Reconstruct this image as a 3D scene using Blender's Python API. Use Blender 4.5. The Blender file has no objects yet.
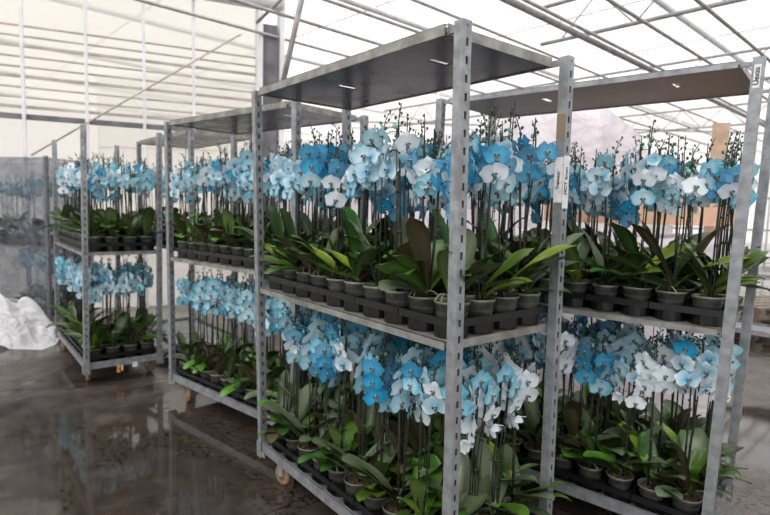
import bpy, bmesh, math, random
from mathutils import Vector, Matrix, Euler
rnd = random.Random(7)
sc = bpy.context.scene
COL = sc.collection
PI = math.pi

# ------------------------------------------------------------------ materials
def srgb(r, g, b):
    f = lambda c: c / 12.92 if c <= 0.04045 else ((c + 0.055) / 1.055) ** 2.4
    return (f(r), f(g), f(b), 1)

def mat(name, col, rough=0.5, metal=0.0, col2=None, scale=8.0, detail=4.0, bump=0.0, bscale=60, lo=.35, hi=.65,
        alpha=1.0, spec=0.5, coat=0.0, rand=0.0, coord='Object', rough2=None, trans=0.0):
    m = bpy.data.materials.new(name); m.use_nodes = True
    nt = m.node_tree; N = nt.nodes; L = nt.links
    b = N['Principled BSDF']
    b.inputs['Base Color'].default_value = col
    b.inputs['Roughness'].default_value = rough
    b.inputs['Metallic'].default_value = metal
    b.inputs['Alpha'].default_value = alpha
    b.inputs['Specular IOR Level'].default_value = spec
    b.inputs['Coat Weight'].default_value = coat
    b.inputs['Transmission Weight'].default_value = trans
    tc = N.new('ShaderNodeTexCoord')
    src = None
    if col2:
        n = N.new('ShaderNodeTexNoise'); n.inputs['Scale'].default_value = scale; n.inputs['Detail'].default_value = detail
        L.new(tc.outputs[coord], n.inputs['Vector'])
        r = N.new('ShaderNodeMapRange'); r.inputs['From Min'].default_value = lo; r.inputs['From Max'].default_value = hi
        L.new(n.outputs['Fac'], r.inputs['Value'])
        mx = N.new('ShaderNodeMix'); mx.data_type = 'RGBA'
        mx.inputs[6].default_value = col; mx.inputs[7].default_value = col2
        L.new(r.outputs['Result'], mx.inputs[0]); src = mx.outputs[2]
        if rough2 is not None:
            r2 = N.new('ShaderNodeMapRange'); r2.inputs['From Min'].default_value = lo; r2.inputs['From Max'].default_value = hi
            r2.inputs['To Min'].default_value = rough; r2.inputs['To Max'].default_value = rough2
            L.new(n.outputs['Fac'], r2.inputs['Value']); L.new(r2.outputs['Result'], b.inputs['Roughness'])
    if rand:
        oi = N.new('ShaderNodeObjectInfo')
        hsv = N.new('ShaderNodeHueSaturation')
        if src: L.new(src, hsv.inputs['Color'])
        else: hsv.inputs['Color'].default_value = col
        mr = N.new('ShaderNodeMapRange'); mr.inputs['To Min'].default_value = 1 - rand; mr.inputs['To Max'].default_value = 1 + rand
        L.new(oi.outputs['Random'], mr.inputs['Value']); L.new(mr.outputs['Result'], hsv.inputs['Value'])
        m2 = N.new('ShaderNodeMapRange'); m2.inputs['To Min'].default_value = .5 - rand * .08; m2.inputs['To Max'].default_value = .5 + rand * .06
        L.new(oi.outputs['Random'], m2.inputs['Value']); L.new(m2.outputs['Result'], hsv.inputs['Hue'])
        src = hsv.outputs['Color']
    if src: L.new(src, b.inputs['Base Color'])
    if bump:
        n = N.new('ShaderNodeTexNoise'); n.inputs['Scale'].default_value = bscale; n.inputs['Detail'].default_value = 3
        L.new(tc.outputs[coord], n.inputs['Vector'])
        bp = N.new('ShaderNodeBump'); bp.inputs['Strength'].default_value = bump; bp.inputs['Distance'].default_value = .01
        L.new(n.outputs['Fac'], bp.inputs['Height']); L.new(bp.outputs['Normal'], b.inputs['Normal'])
    return m

M = {}
M['galv'] = mat('galvanised_steel', srgb(.61, .62, .635), .42, .5, srgb(.49, .50, .515), 22, 5, .1, 90, rough2=.58)
M['galv_worn'] = mat('worn_galvanised_rim', srgb(.60, .60, .585), .5, .4, srgb(.46, .45, .43), 14, 6, .2, 60, rough2=.62)
M['board_under'] = mat('dark_board_underside', srgb(.155, .14, .16), .22, 0, srgb(.115, .10, .115), 5, 4, .03, 20, rough2=.30, spec=.15)
M['brown_board'] = mat('brown_phenolic_board', srgb(.27, .225, .215), .42, .0, srgb(.23, .185, .175), 7, 4, .04, 30)
M['tray'] = mat('black_tray_plastic', srgb(.04, .04, .048), .36, 0, srgb(.065, .065, .075), 30, 3)
M['bark'] = mat('bark_chips', srgb(.16, .11, .08), .9, 0, srgb(.33, .25, .18), 60, 4, .8, 70, coord='Object')
M['rubber'] = mat('wheel_tread', srgb(.56, .44, .34), .7, 0, srgb(.36, .28, .22), 25, 4)
M['rubber_red'] = mat('wheel_hub', srgb(.62, .45, .36), .6, 0, srgb(.45, .30, .24), 25, 4)
M['stem'] = mat('spike_stem', srgb(.12, .15, .09), .5, 0, srgb(.19, .15, .11), 12, 3)
M['stake'] = mat('stake_plastic', srgb(.08, .16, .12), .5, 0, rand=.3)
M['bud_teal'] = mat('bud_teal', srgb(.12, .25, .22), .45, 0, srgb(.22, .38, .30), 80, 2, rand=.3)
M['bud_green'] = mat('bud_green', srgb(.48, .62, .42), .45, 0, srgb(.35, .66, .70), 60, 2, rand=.2)
M['root'] = mat('aerial_root', srgb(.55, .58, .48), .6, 0, srgb(.42, .45, .30), 40, 2)
M['sticker'] = mat('sticker_paper', srgb(.86, .86, .86), .6, 0, srgb(.78, .78, .78), 40, 2)
M['ink'] = mat('black_print', srgb(.12, .12, .14), .6)
M['tape'] = mat('brown_tape', srgb(.52, .44, .36), .5)
M['white_steel'] = mat('white_painted_steel', srgb(.90, .90, .91), .45, 0, srgb(.84, .84, .85), 5, 3)
M['grey_steel'] = mat('grey_greenhouse_steel', srgb(.66, .65, .65), .5, .2, srgb(.56, .55, .55), 9, 3)
M['bar'] = mat('louvre_bar', srgb(.74, .71, .67), .6, 0, srgb(.64, .60, .56), 4, 3)
M['dark_panel'] = mat('dark_grey_panel', srgb(.46, .46, .48), .6, 0, srgb(.36, .36, .38), 6, 4)
M['card'] = mat('cardboard', srgb(.84, .70, .60), .8, 0, srgb(.78, .62, .52), 6, 4, .1, 40)
M['wood'] = mat('plywood_board', srgb(.72, .62, .54), .7, 0, srgb(.64, .54, .46), 14, 5)
M['pallet'] = mat('pallet_wood', srgb(.52, .47, .42), .8, 0, srgb(.38, .33, .29), 12, 5)

def leaf_mat(name, a, b, rand):
    m = mat(name, a, .34, 0, b, 4, 3, .04, 40, rand=rand, spec=.5)
    nt = m.node_tree; N = nt.nodes; L = nt.links
    p = N['Principled BSDF']
    out = N['Material Output']
    tl = N.new('ShaderNodeBsdfTranslucent'); tl.inputs['Color'].default_value = (a[0] * 1.6, a[1] * 1.9, a[2] * .8, 1)
    p.inputs['Roughness'].default_value = .30; mx = N.new('ShaderNodeMixShader'); mx.inputs[0].default_value = .15
    L.new(p.outputs[0], mx.inputs[1]); L.new(tl.outputs[0], mx.inputs[2]); L.new(mx.outputs[0], out.inputs['Surface'])
    return m
M['leaf'] = leaf_mat('leaf_green', srgb(.27, .42, .14), srgb(.37, .51, .20), .35)
M['leaf_dark'] = leaf_mat('leaf_dark_green', srgb(.20, .33, .14), srgb(.28, .41, .21), .35)
M['leaf_grey'] = leaf_mat('leaf_greyish', srgb(.33, .42, .30), srgb(.42, .45, .35), .25)
M['leaf_under'] = leaf_mat('leaf_purple_underside', srgb(.36, .30, .24), srgb(.32, .33, .22), .3)
M['leaf_pale'] = leaf_mat('leaf_pale_underside', srgb(.29, .39, .18), srgb(.35, .39, .24), .3)
M['leaf_bright'] = leaf_mat('leaf_young_green', srgb(.45, .56, .18), srgb(.54, .62, .24), .2)

def petal_mat(name, centre, edge, vein):
    m = bpy.data.materials.new(name); m.use_nodes = True
    nt = m.node_tree; N = nt.nodes; L = nt.links
    p = N['Principled BSDF']; p.inputs['Roughness'].default_value = .55; p.inputs['Specular IOR Level'].default_value = .3
    uv = N.new('ShaderNodeUVMap'); sep = N.new('ShaderNodeSeparateXYZ'); L.new(uv.outputs[0], sep.inputs[0])
    ns = N.new('ShaderNodeTexNoise'); ns.inputs['Scale'].default_value = 45; tc = N.new('ShaderNodeTexCoord')
    L.new(tc.outputs['Object'], ns.inputs['Vector'])
    ad = N.new('ShaderNodeMath'); ad.operation = 'MULTIPLY_ADD'; ad.inputs[1].default_value = .9; L.new(ns.outputs['Fac'], ad.inputs[0]); L.new(sep.outputs[0], ad.inputs[2])
    r = N.new('ShaderNodeMapRange'); r.inputs['From Min'].default_value = .75; r.inputs['From Max'].default_value = 1.4; L.new(ad.outputs[0], r.inputs['Value'])
    mx = N.new('ShaderNodeMix'); mx.data_type = 'RGBA'; mx.inputs[6].default_value = centre; mx.inputs[7].default_value = edge
    L.new(r.outputs[0], mx.inputs[0])
    # darker dye towards the throat and along veins
    r2 = N.new('ShaderNodeMapRange'); r2.inputs['From Min'].default_value = 0; r2.inputs['From Max'].default_value = .35
    r2.inputs['To Min'].default_value = .55; r2.inputs['To Max'].default_value = 0; L.new(sep.outputs[0], r2.inputs['Value'])
    wv = N.new('ShaderNodeMath'); wv.operation = 'SINE'; mu = N.new('ShaderNodeMath'); mu.operation = 'MULTIPLY'; mu.inputs[1].default_value = 40
    L.new(sep.outputs[1], mu.inputs[0]); L.new(mu.outputs[0], wv.inputs[0])
    sc2 = N.new('ShaderNodeMath'); sc2.operation = 'MULTIPLY_ADD'; sc2.inputs[1].default_value = .07; L.new(wv.outputs[0], sc2.inputs[0]); L.new(r2.outputs[0], sc2.inputs[2]); sc2.use_clamp = True
    m2 = N.new('ShaderNodeMix'); m2.data_type = 'RGBA'; m2.inputs[7].default_value = vein
    L.new(sc2.outputs[0], m2.inputs[0]); L.new(mx.outputs[2], m2.inputs[6])
    oi = N.new('ShaderNodeObjectInfo'); hsv = N.new('ShaderNodeHueSaturation'); L.new(m2.outputs[2], hsv.inputs['Color'])
    ms = N.new('ShaderNodeMapRange'); ms.inputs['To Min'].default_value = .75; ms.inputs['To Max'].default_value = 1.1
    L.new(oi.outputs['Random'], ms.inputs['Value']); L.new(ms.outputs[0], hsv.inputs['Saturation'])
    L.new(hsv.outputs[0], p.inputs['Base Color'])
    tl = N.new('ShaderNodeBsdfTranslucent'); tw = N.new('ShaderNodeMix'); tw.data_type = 'RGBA'; tw.inputs[0].default_value = .25; tw.inputs[7].default_value = (.7, .8, .85, 1)
    L.new(hsv.outputs[0], tw.inputs[6]); L.new(tw.outputs[2], tl.inputs['Color'])
    mix = N.new('ShaderNodeMixShader'); mix.inputs[0].default_value = .35
    L.new(p.outputs[0], mix.inputs[1]); L.new(tl.outputs[0], mix.inputs[2]); L.new(mix.outputs[0], N['Material Output'].inputs['Surface'])
    return m
PET = [
    petal_mat('petal_white', srgb(.95, .96, .97), srgb(.88, .93, .96), srgb(.66, .82, .92)),
    petal_mat('petal_pale_blue', srgb(.86, .93, .95), srgb(.60, .83, .90), srgb(.42, .70, .86)),
    petal_mat('petal_sky_blue', srgb(.73, .88, .92), srgb(.38, .73, .83), srgb(.22, .52, .80)),
    petal_mat('petal_deep_blue', srgb(.28, .69, .83), srgb(.08, .54, .73), srgb(.08, .34, .70)),
    petal_mat('petal_blue_heart', srgb(.54, .79, .89), srgb(.88, .94, .96), srgb(.20, .46, .80)),
]
M['lip'] = mat('lip_blue', srgb(.16, .26, .52), .5, 0, srgb(.36, .44, .34), 90, 2, rand=.25)
M['throat'] = mat('lip_throat', srgb(.62, .58, .20), .5, 0, srgb(.30, .22, .12), 160, 2)
M['column'] = mat('flower_column', srgb(.66, .76, .80), .5)

def film_mat(name, tint, opacity, rough=.25, crinkle=.5, coord='Object'):
    m = bpy.data.materials.new(name); m.use_nodes = True
    nt = m.node_tree; N = nt.nodes; L = nt.links
    p = N['Principled BSDF']; p.inputs['Base Color'].default_value = tint; p.inputs['Roughness'].default_value = rough
    tc = N.new('ShaderNodeTexCoord'); ns = N.new('ShaderNodeTexNoise'); ns.inputs['Scale'].default_value = 7; ns.inputs['Detail'].default_value = 5
    ns.inputs['Distortion'].default_value = 1.2
    L.new(tc.outputs[coord], ns.inputs['Vector'])
    bp = N.new('ShaderNodeBump'); bp.inputs['Strength'].default_value = crinkle; bp.inputs['Distance'].default_value = .05
    L.new(ns.outputs['Fac'], bp.inputs['Height']); L.new(bp.outputs[0], p.inputs['Normal'])
    tr = N.new('ShaderNodeBsdfTransparent'); tl = N.new('ShaderNodeBsdfTranslucent'); tl.inputs['Color'].default_value = tint
    a = N.new('ShaderNodeMixShader'); a.inputs[0].default_value = .35
    L.new(p.outputs[0], a.inputs[1]); L.new(tl.outputs[0], a.inputs[2])
    r = N.new('ShaderNodeMapRange'); r.inputs['From Min'].default_value = .35; r.inputs['From Max'].default_value = .7
    r.inputs['To Min'].default_value = max(0, opacity - .15); r.inputs['To Max'].default_value = min(1, opacity + .15)
    L.new(ns.outputs['Fac'], r.inputs['Value'])
    mx = N.new('ShaderNodeMixShader'); L.new(r.outputs[0], mx.inputs[0])
    L.new(tr.outputs[0], mx.inputs[1]); L.new(a.outputs[0], mx.inputs[2]); L.new(mx.outputs[0], N['Material Output'].inputs['Surface'])
    return m
M['film'] = film_mat('stretch_film', srgb(.46, .48, .52), .58, .2, .9)
M['sheet'] = film_mat('white_plastic_sheet', srgb(.93, .91, .93), 1.0, .45, .5)
M['fleece'] = film_mat('crumpled_white_film', srgb(.92, .92, .93), 1.0, .4, .9)

def glass_mat(name, tint, clear):
    m = bpy.data.materials.new(name); m.use_nodes = True
    nt = m.node_tree; N = nt.nodes; L = nt.links
    N.remove(N['Principled BSDF'])
    tr = N.new('ShaderNodeBsdfTransparent'); tr.inputs['Color'].default_value = tint
    tl = N.new('ShaderNodeBsdfTranslucent'); tl.inputs['Color'].default_value = tint
    tc = N.new('ShaderNodeTexCoord'); ns = N.new('ShaderNodeTexNoise'); ns.inputs['Scale'].default_value = .6; ns.inputs['Detail'].default_value = 4
    L.new(tc.outputs['Object'], ns.inputs['Vector'])
    r = N.new('ShaderNodeMapRange'); r.inputs['To Min'].default_value = 1 - clear - .12; r.inputs['To Max'].default_value = 1 - clear + .12
    L.new(ns.outputs['Fac'], r.inputs['Value'])
    mx = N.new('ShaderNodeMixShader'); L.new(r.outputs[0], mx.inputs[0])
    L.new(tr.outputs[0], mx.inputs[1]); L.new(tl.outputs[0], mx.inputs[2]); L.new(mx.outputs[0], N['Material Output'].inputs['Surface'])
    return m
M['glass_roof'] = glass_mat('frosted_roof_glass', (.93, .925, .925, 1), .60)
M['glass_roof_dim'] = glass_mat('whitewashed_roof_glass', (.84, .85, .88, 1), .55)
M['glass_wall'] = glass_mat('frosted_wall_glass', (.92, .905, .88, 1), .58)

def pot_mat():
    m = mat('clear_grey_pot', srgb(.23, .235, .24), .22, 0, srgb(.38, .39, .365), 25, 4, rand=.2)
    nt = m.node_tree; N = nt.nodes; L = nt.links
    p = N['Principled BSDF']; base = p.inputs['Base Color'].links[0].from_socket
    tc = N.new('ShaderNodeTexCoord'); sep = N.new('ShaderNodeSeparateXYZ'); L.new(tc.outputs['Object'], sep.inputs[0])
    mu = N.new('ShaderNodeMath'); mu.operation = 'MULTIPLY'; mu.inputs[1].default_value = 190; L.new(sep.outputs[2], mu.inputs[0])
    s = N.new('ShaderNodeMath'); s.operation = 'SINE'; L.new(mu.outputs[0], s.inputs[0])
    r = N.new('ShaderNodeMapRange'); r.inputs['From Min'].default_value = .55; r.inputs['From Max'].default_value = 1; r.inputs['To Max'].default_value = .4; L.new(s.outputs[0], r.inputs['Value'])
    mx = N.new('ShaderNodeMix'); mx.data_type = 'RGBA'; mx.inputs[7].default_value = srgb(.46, .50, .38)
    L.new(r.outputs[0], mx.inputs[0]); L.new(base, mx.inputs[6]); L.new(mx.outputs[2], p.inputs['Base Color'])
    return m
M['pot'] = pot_mat()

def floor_mat():
    m = bpy.data.materials.new('wet_concrete'); m.use_nodes = True
    nt = m.node_tree; N = nt.nodes; L = nt.links; p = N['Principled BSDF']
    tc = N.new('ShaderNodeTexCoord')
    def noise(s, d=5, dist=0):
        n = N.new('ShaderNodeTexNoise'); n.inputs['Scale'].default_value = s; n.inputs['Detail'].default_value = d; n.inputs['Distortion'].default_value = dist
        L.new(tc.outputs['Object'], n.inputs['Vector']); return n
    def rng(src, a, b, c=0, d=1):
        r = N.new('ShaderNodeMapRange'); r.inputs[1].default_value = a; r.inputs[2].default_value = b; r.inputs[3].default_value = c; r.inputs[4].default_value = d
        L.new(src, r.inputs[0]); return r.outputs[0]
    def mix(f, a, b):
        x = N.new('ShaderNodeMix'); x.data_type = 'RGBA'; L.new(f, x.inputs[0])
        for k, v in ((6, a), (7, b)):
            if isinstance(v, tuple): x.inputs[k].default_value = v
            else: L.new(v, x.inputs[k])
        return x.outputs[2]
    n1 = noise(1.1, 6, .6); n2 = noise(9, 6); n3 = noise(3.2, 7, 1.2)
    c = mix(rng(n2.outputs[0], .3, .7), srgb(.235, .208, .19), srgb(.36, .32, .29))
    c = mix(rng(n3.outputs[0], .56, .70, 0, .75), c, srgb(.12, .095, .08))     # muddy stains
    c = mix(rng(n1.outputs[0], .60, .74, 0, .6), c, srgb(.40, .355, .325))         # drier lighter patches
    # slab joints
    mp = N.new('ShaderNodeMapping'); mp.inputs['Rotation'].default_value = (0, 0, math.radians(-43)); L.new(tc.outputs['Object'], mp.inputs[0])
    br = N.new('ShaderNodeTexBrick'); br.offset = 0; br.inputs['Scale'].default_value = 1; br.inputs['Brick Width'].default_value = 2.0; br.inputs['Row Height'].default_value = 2.0
    br.inputs['Mortar Size'].default_value = .006; br.inputs['Color1'].default_value = (0, 0, 0, 1); br.inputs['Color2'].default_value = (0, 0, 0, 1); br.inputs['Mortar'].default_value = (1, 1, 1, 1)
    L.new(mp.outputs[0], br.inputs[0])
    c = mix(rng(br.outputs[0], 0, 1, 0, .8), c, srgb(.13, .11, .10))
    sb = N.new('ShaderNodeVectorMath'); sb.operation = 'SUBTRACT'; sb.inputs[1].default_value = (-1.15, 2.75, 0); L.new(tc.outputs['Object'], sb.inputs[0])
    ml = N.new('ShaderNodeVectorMath'); ml.operation = 'MULTIPLY'; ml.inputs[1].default_value = (.8, .75, 1); L.new(sb.outputs[0], ml.inputs[0])
    le = N.new('ShaderNodeVectorMath'); le.operation = 'LENGTH'; L.new(ml.outputs[0], le.inputs[0])
    n5 = noise(2.6, 5, .5); pd = N.new('ShaderNodeMath'); pd.operation = 'MULTIPLY_ADD'; pd.inputs[1].default_value = 1.6; L.new(n5.outputs[0], pd.inputs[0]); L.new(le.outputs['Value'], pd.inputs[2])
    pool = rng(pd.outputs[0], 1.40, 1.72)
    w1 = rng(n1.outputs[0], .43, .56)
    mn = N.new('ShaderNodeMath'); mn.operation = 'MULTIPLY'; L.new(pool, mn.inputs[0]); L.new(w1, mn.inputs[1])
    n6 = noise(38, 4); deb = rng(n6.outputs[0], .52, .62)                       # soil crumbs lying on the floor
    n7 = noise(2.1, 4, .8); dm = N.new('ShaderNodeMath'); dm.operation = 'MULTIPLY'; L.new(deb, dm.inputs[0]); L.new(rng(n7.outputs[0], .46, .58), dm.inputs[1])
    c2 = mix(rng(mn.outputs[0], 0, 1, .35, 1), srgb(.17, .145, .13), c); c2 = mix(dm.outputs[0], c2, srgb(.09, .07, .055)); L.new(c2, p.inputs['Base Color'])
    wet = mn.outputs[0]          # 0 puddle .. 1 damp
    r0 = N.new('ShaderNodeMath'); r0.operation = 'MULTIPLY_ADD'; r0.inputs[1].default_value = .36; r0.inputs[2].default_value = .06
    L.new(wet, r0.inputs[0]); L.new(r0.outputs[0], p.inputs['Roughness'])
    p.inputs['Specular IOR Level'].default_value = .5
    h = N.new('ShaderNodeMath'); h.operation = 'MULTIPLY'; L.new(n2.outputs[0], h.inputs[0]); L.new(wet, h.inputs[1])
    bp = N.new('ShaderNodeBump'); bp.inputs['Strength'].default_value = .25; bp.inputs['Distance'].default_value = .01
    L.new(h.outputs[0], bp.inputs['Height']); L.new(bp.outputs[0], p.inputs['Normal'])
    return m
M['floor'] = floor_mat()

# ------------------------------------------------------------------ mesh helpers
class MB:
    def __init__(s, *mats): s.v = []; s.f = []; s.mi = []; s.sm = []; s.uv = []; s.mats = list(mats)
    def add(s, vs, fs, mi=0, smooth=False, uvs=None):
        o = len(s.v); s.v += [tuple(v) for v in vs]
        s.uv += list(uvs) if uvs else [(0, 0)] * len(vs)
        for f in fs: s.f.append([o + i for i in f]); s.mi.append(mi); s.sm.append(smooth)
    def box(s, x0, x1, y0, y1, z0, z1, mi=0, T=None):
        vs = [(x, y, z) for z in (z0, z1) for y in (y0, y1) for x in (x0, x1)]
        if T: vs = [T(v) for v in vs]
        s.add(vs, [(0, 2, 3, 1), (4, 5, 7, 6), (0, 1, 5, 4), (2, 6, 7, 3), (0, 4, 6, 2), (1, 3, 7, 5)], mi)
    def tube(s, pts, rad, n=6, mi=0, caps=True):
        pts = [Vector(p) for p in pts]
        if not hasattr(rad, '__len__'): rad = [rad] * len(pts)
        rings = []; ref = None
        for i, p in enumerate(pts):
            t = (pts[min(i + 1, len(pts) - 1)] - pts[max(i - 1, 0)]).normalized()
            if ref is None: ref = Vector((1, 0, 0)) if abs(t.x) < .8 else Vector((0, 1, 0))
            a = (ref - t * ref.dot(t)).normalized(); b = t.cross(a); ref = a
            rings.append([p + (a * math.cos(2 * PI * k / n) + b * math.sin(2 * PI * k / n)) * rad[i] for k in range(n)])
        vs = [q for r in rings for q in r]; fs = []
        for i in range(len(pts) - 1):
            for k in range(n): fs.append((i * n + k, i * n + (k + 1) % n, (i + 1) * n + (k + 1) % n, (i + 1) * n + k))
        if caps: fs.append(tuple(range(n))[::-1]); fs.append(tuple((len(pts) - 1) * n + k for k in range(n)))
        s.add(vs, fs, mi, True)
    def lathe(s, prof, n=20, mi=0, c=(0, 0, 0), axis='z', smooth=True):
        vs = []; fs = []
        for r, z in prof:
            for k in range(n):
                a = 2 * PI * k / n; x, y = r * math.cos(a), r * math.sin(a)
                p = (x, y, z) if axis == 'z' else (x, z, y) if axis == 'y' else (z, x, y)
                vs.append((p[0] + c[0], p[1] + c[1], p[2] + c[2]))
        for i in range(len(prof) - 1):
            for k in range(n): fs.append((i * n + k, i * n + (k + 1) % n, (i + 1) * n + (k + 1) % n, (i + 1) * n + k))
        s.add(vs, fs, mi, smooth)
    def mesh(s, name):
        me = bpy.data.meshes.new(name); me.from_pydata(s.v, [], s.f)
        for m in s.mats: me.materials.append(m)
        me.polygons.foreach_set('material_index', s.mi); me.polygons.foreach_set('use_smooth', s.sm)
        ul = me.uv_layers.new(name='UVMap')
        li = [0] * len(me.loops); me.loops.foreach_get('vertex_index', li)
        flat = []
        for i in li: flat += s.uv[i]
        ul.data.foreach_set('uv', flat)
        me.update(); return me
    def obj(s, name, parent=None, recalc=False):
        me = s.mesh(name)
        if recalc:
            b = bmesh.new(); b.from_mesh(me); bmesh.ops.recalc_face_normals(b, faces=b.faces); b.to_mesh(me); b.free()
        return link(name, me, parent)

def link(name, data, parent=None):
    o = bpy.data.objects.new(name, data); COL.objects.link(o)
    if parent: o.parent = parent
    return o
def empty(name, loc=(0, 0, 0), rz=0, parent=None):
    o = link(name, None, parent); o.location = loc; o.rotation_euler = (0, 0, rz); o.empty_display_size = .05; return o
def tag(o, label, cat, group=None):
    n = len(label.split()); assert 4 <= n <= 16, (n, label)
    o['label'] = label; o['category'] = cat
    if group: o['group'] = group
    return o
def struct(o, kind='structure'): o['kind'] = kind; return o
ORD = ['first', 'second', 'third', 'fourth', 'fifth', 'sixth', 'seventh', 'eighth', 'ninth', 'tenth']

# ------------------------------------------------------------------ orchid pieces
def petal(mb, ang, ln, wd, zoff, shape, cup, seed, mi=0, nu=6, nv=5):
    r = random.Random(seed); ca, sa = math.cos(ang), math.sin(ang)
    vs = []; uvs = []; ph = r.uniform(0, 6)
    for i in range(nu):
        t = i / (nu - 1)
        if shape == 'round': w = wd * (.16 + .84 * math.sin(PI * min(1, t * .93 + .03)) ** .62) * (1 if t < .97 else .75)
        else: w = wd * ((.34 + .66 * math.sin(PI / 2 * min(1, t / .55)) ** .9) if t < .55 else math.sqrt(max(.03, 1 - ((t - .55) / .46) ** 2.4)))
        for j in range(nv):
            q = j / (nv - 1) * 2 - 1
            x = ln * (t - (.13 * q * q if shape == 'round' else .10 * q * q) * t); y = q * w / 2
            z = zoff + cup * ln * (t * t * .5) - .10 * wd * q * q * (1 if shape != 'round' else -.4) + .05 * ln * math.sin(ph + 3 * q + 4 * t) * t
            vs.append((x * ca - y * sa, x * sa + y * ca, z)); uvs.append((min(1, math.hypot(t, q * .55)), j / (nv - 1)))
    fs = [(i * nv + j, (i + 1) * nv + j, (i + 1) * nv + j + 1, i * nv + j + 1) for i in range(nu - 1) for j in range(nv - 1)]
    mb.add(vs, fs, mi, True, uvs)

def flower_mesh(k, cls):
    r = random.Random(100 + k)
    mb = MB(PET[cls], M['lip'], M['throat'], M['column'])
    cup = r.uniform(-.25, .05)
    s = r.uniform(.94, 1.06)
    petal(mb, PI / 2 + r.uniform(-.08, .08), .043 * s, .033 * s, -.003, 'oval', cup - .1, k * 7 + 1)
    petal(mb, PI * 1.24, .042 * s, .030 * s, -.004, 'oval', cup, k * 7 + 2)
    petal(mb, -PI * .24, .042 * s, .030 * s, -.004, 'oval', cup, k * 7 + 3)
    petal(mb, .20 + r.uniform(-.06, .06), .049 * s, .061 * s, .001, 'round', cup + .1, k * 7 + 4, nu=7, nv=6)
    petal(mb, PI - .20 + r.uniform(-.06, .06), .049 * s, .061 * s, .001, 'round', cup + .1, k * 7 + 5, nu=7, nv=6)
    # three-lobed lip, standing side lobes and a pointed mid lobe
    petal(mb, -PI / 2, .020, .013, .006, 'oval', .5, k * 7 + 6, 1, 4, 3)
    for sg in (-1, 1):
        mb.add([(sg * .002, -.002, .003), (sg * .009, -.004, .010), (sg * .010, .003, .013), (sg * .004, .005, .006)], [(0, 1, 2, 3)], 1, True)
    mb.lathe([(0, .011), (.003, .010), (.0038, .006), (.003, .002)], 6, 2, (0, -.003, 0))
    mb.lathe([(0, .010), (.0022, .009), (.0028, .005), (.002, 0)], 6, 3, (0, .005, 0))
    return mb.mesh('flower')
FLOWERS = [[flower_mesh(c * 3 + k, c) for k in range(3)] for c in range(5)]
def closed_flower_mesh(k, cls):      # half-open blossom
    r = random.Random(300 + k); mb = MB(PET[cls])
    for a in range(5):
        petal(mb, a * 2 * PI / 5, .030, .028, 0, 'oval', 1.9 + r.uniform(-.2, .2), k * 9 + a, 0, 5, 4)
    return mb.mesh('flower')
HALF = [closed_flower_mesh(c, c) for c in range(5)]

def bud_mesh(sz, m):
    mb = MB(m); mb.lathe([(0, 0), (sz * .6, sz * .35), (sz, sz * 1.2), (sz * .85, sz * 2), (sz * .4, sz * 2.5), (0, sz * 2.7)], 8); return mb.mesh('bud')
BUDS = [bud_mesh(.0042, M['bud_teal']), bud_mesh(.0055, M['bud_teal']), bud_mesh(.0085, M['bud_green'])]

def leaf_mesh(ln, wd, e0, droop, mtop, mbot, seed):
    r = random.Random(seed); mb = MB(mtop, mbot)
    nu, nv = 11, 5; p = Vector((.006, 0, 0)); e = e0; tw = r.uniform(-.35, .35); bend = r.uniform(-.25, .25); yaw = 0
    top = []; bot = []
    for i in range(nu):
        t = i / (nu - 1)
        w = wd * ((.34 + .66 * math.sin(PI * min(.5, t * .85)) ** 1.2) if t < .6 else math.sqrt(max(0, 1 - ((t - .6) / .405) ** 2.4)))
        d = Vector((math.cos(e) * math.cos(yaw), math.cos(e) * math.sin(yaw), math.sin(e)))
        up = Vector((-math.sin(e) * math.cos(yaw), -math.sin(e) * math.sin(yaw), math.cos(e)))
        sd = up.cross(d)
        a = tw * t; sd2 = sd * math.cos(a) + up * math.sin(a); up2 = up * math.cos(a) - sd * math.sin(a)
        fold = .42 * (1 - t * .75)
        for j in range(nv):
            q = j / (nv - 1) * 2 - 1
            v = p + sd2 * (q * w / 2) + up2 * (abs(q) * fold * w / 2) + up2 * (.004 * math.sin(9 * t + q))
            th = .0011 * (1 - abs(q)) + .0002
            top.append(v + up2 * th); bot.append(v - up2 * th)
        p = p + d * (ln / (nu - 1)); e -= droop / (nu - 1) * (0.4 + 1.2 * t); yaw += bend / (nu - 1)
    f = [(i * nv + j, i * nv + j + 1, (i + 1) * nv + j + 1, (i + 1) * nv + j) for i in range(nu - 1) for j in range(nv - 1)]
    mb.add(top, [x[::-1] for x in f], 0, True); mb.add(bot, f, 1, True)
    n = nu * nv; side = []
    for i in range(nu - 1):
        side.append((i * nv, (i + 1) * nv, n + (i + 1) * nv, n + i * nv)); k = nv - 1
        side.append((i * nv + k, n + i * nv + k, n + (i + 1) * nv + k, (i + 1) * nv + k))
    side = [tuple(x) for x in side]; o = len(mb.v) - 2 * n
    for x in side: mb.f.append([o + i for i in x]); mb.mi.append(0); mb.sm.append(True)
    return mb.mesh('leaf')
LEAVES = []
for k in range(26):
    r = random.Random(500 + k)
    kind = k % 26
    if kind < 9: mt, mbt = M['leaf'], M['leaf_pale']
    elif kind < 16: mt, mbt = M['leaf_dark'], M['leaf_pale' if kind % 2 else 'leaf_under']
    elif kind < 22: mt, mbt = M['leaf_grey'], M['leaf_under']
    elif kind < 24: mt, mbt = M['leaf_bright'], M['leaf_bright']
    else: mt, mbt = M['leaf_under'], M['leaf_dark']
    LEAVES.append((leaf_mesh(r.uniform(.18, .275), r.uniform(.064, .090), r.uniform(.25, .95), r.uniform(.3, 1.2), mt, mbt, k), kind))

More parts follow.
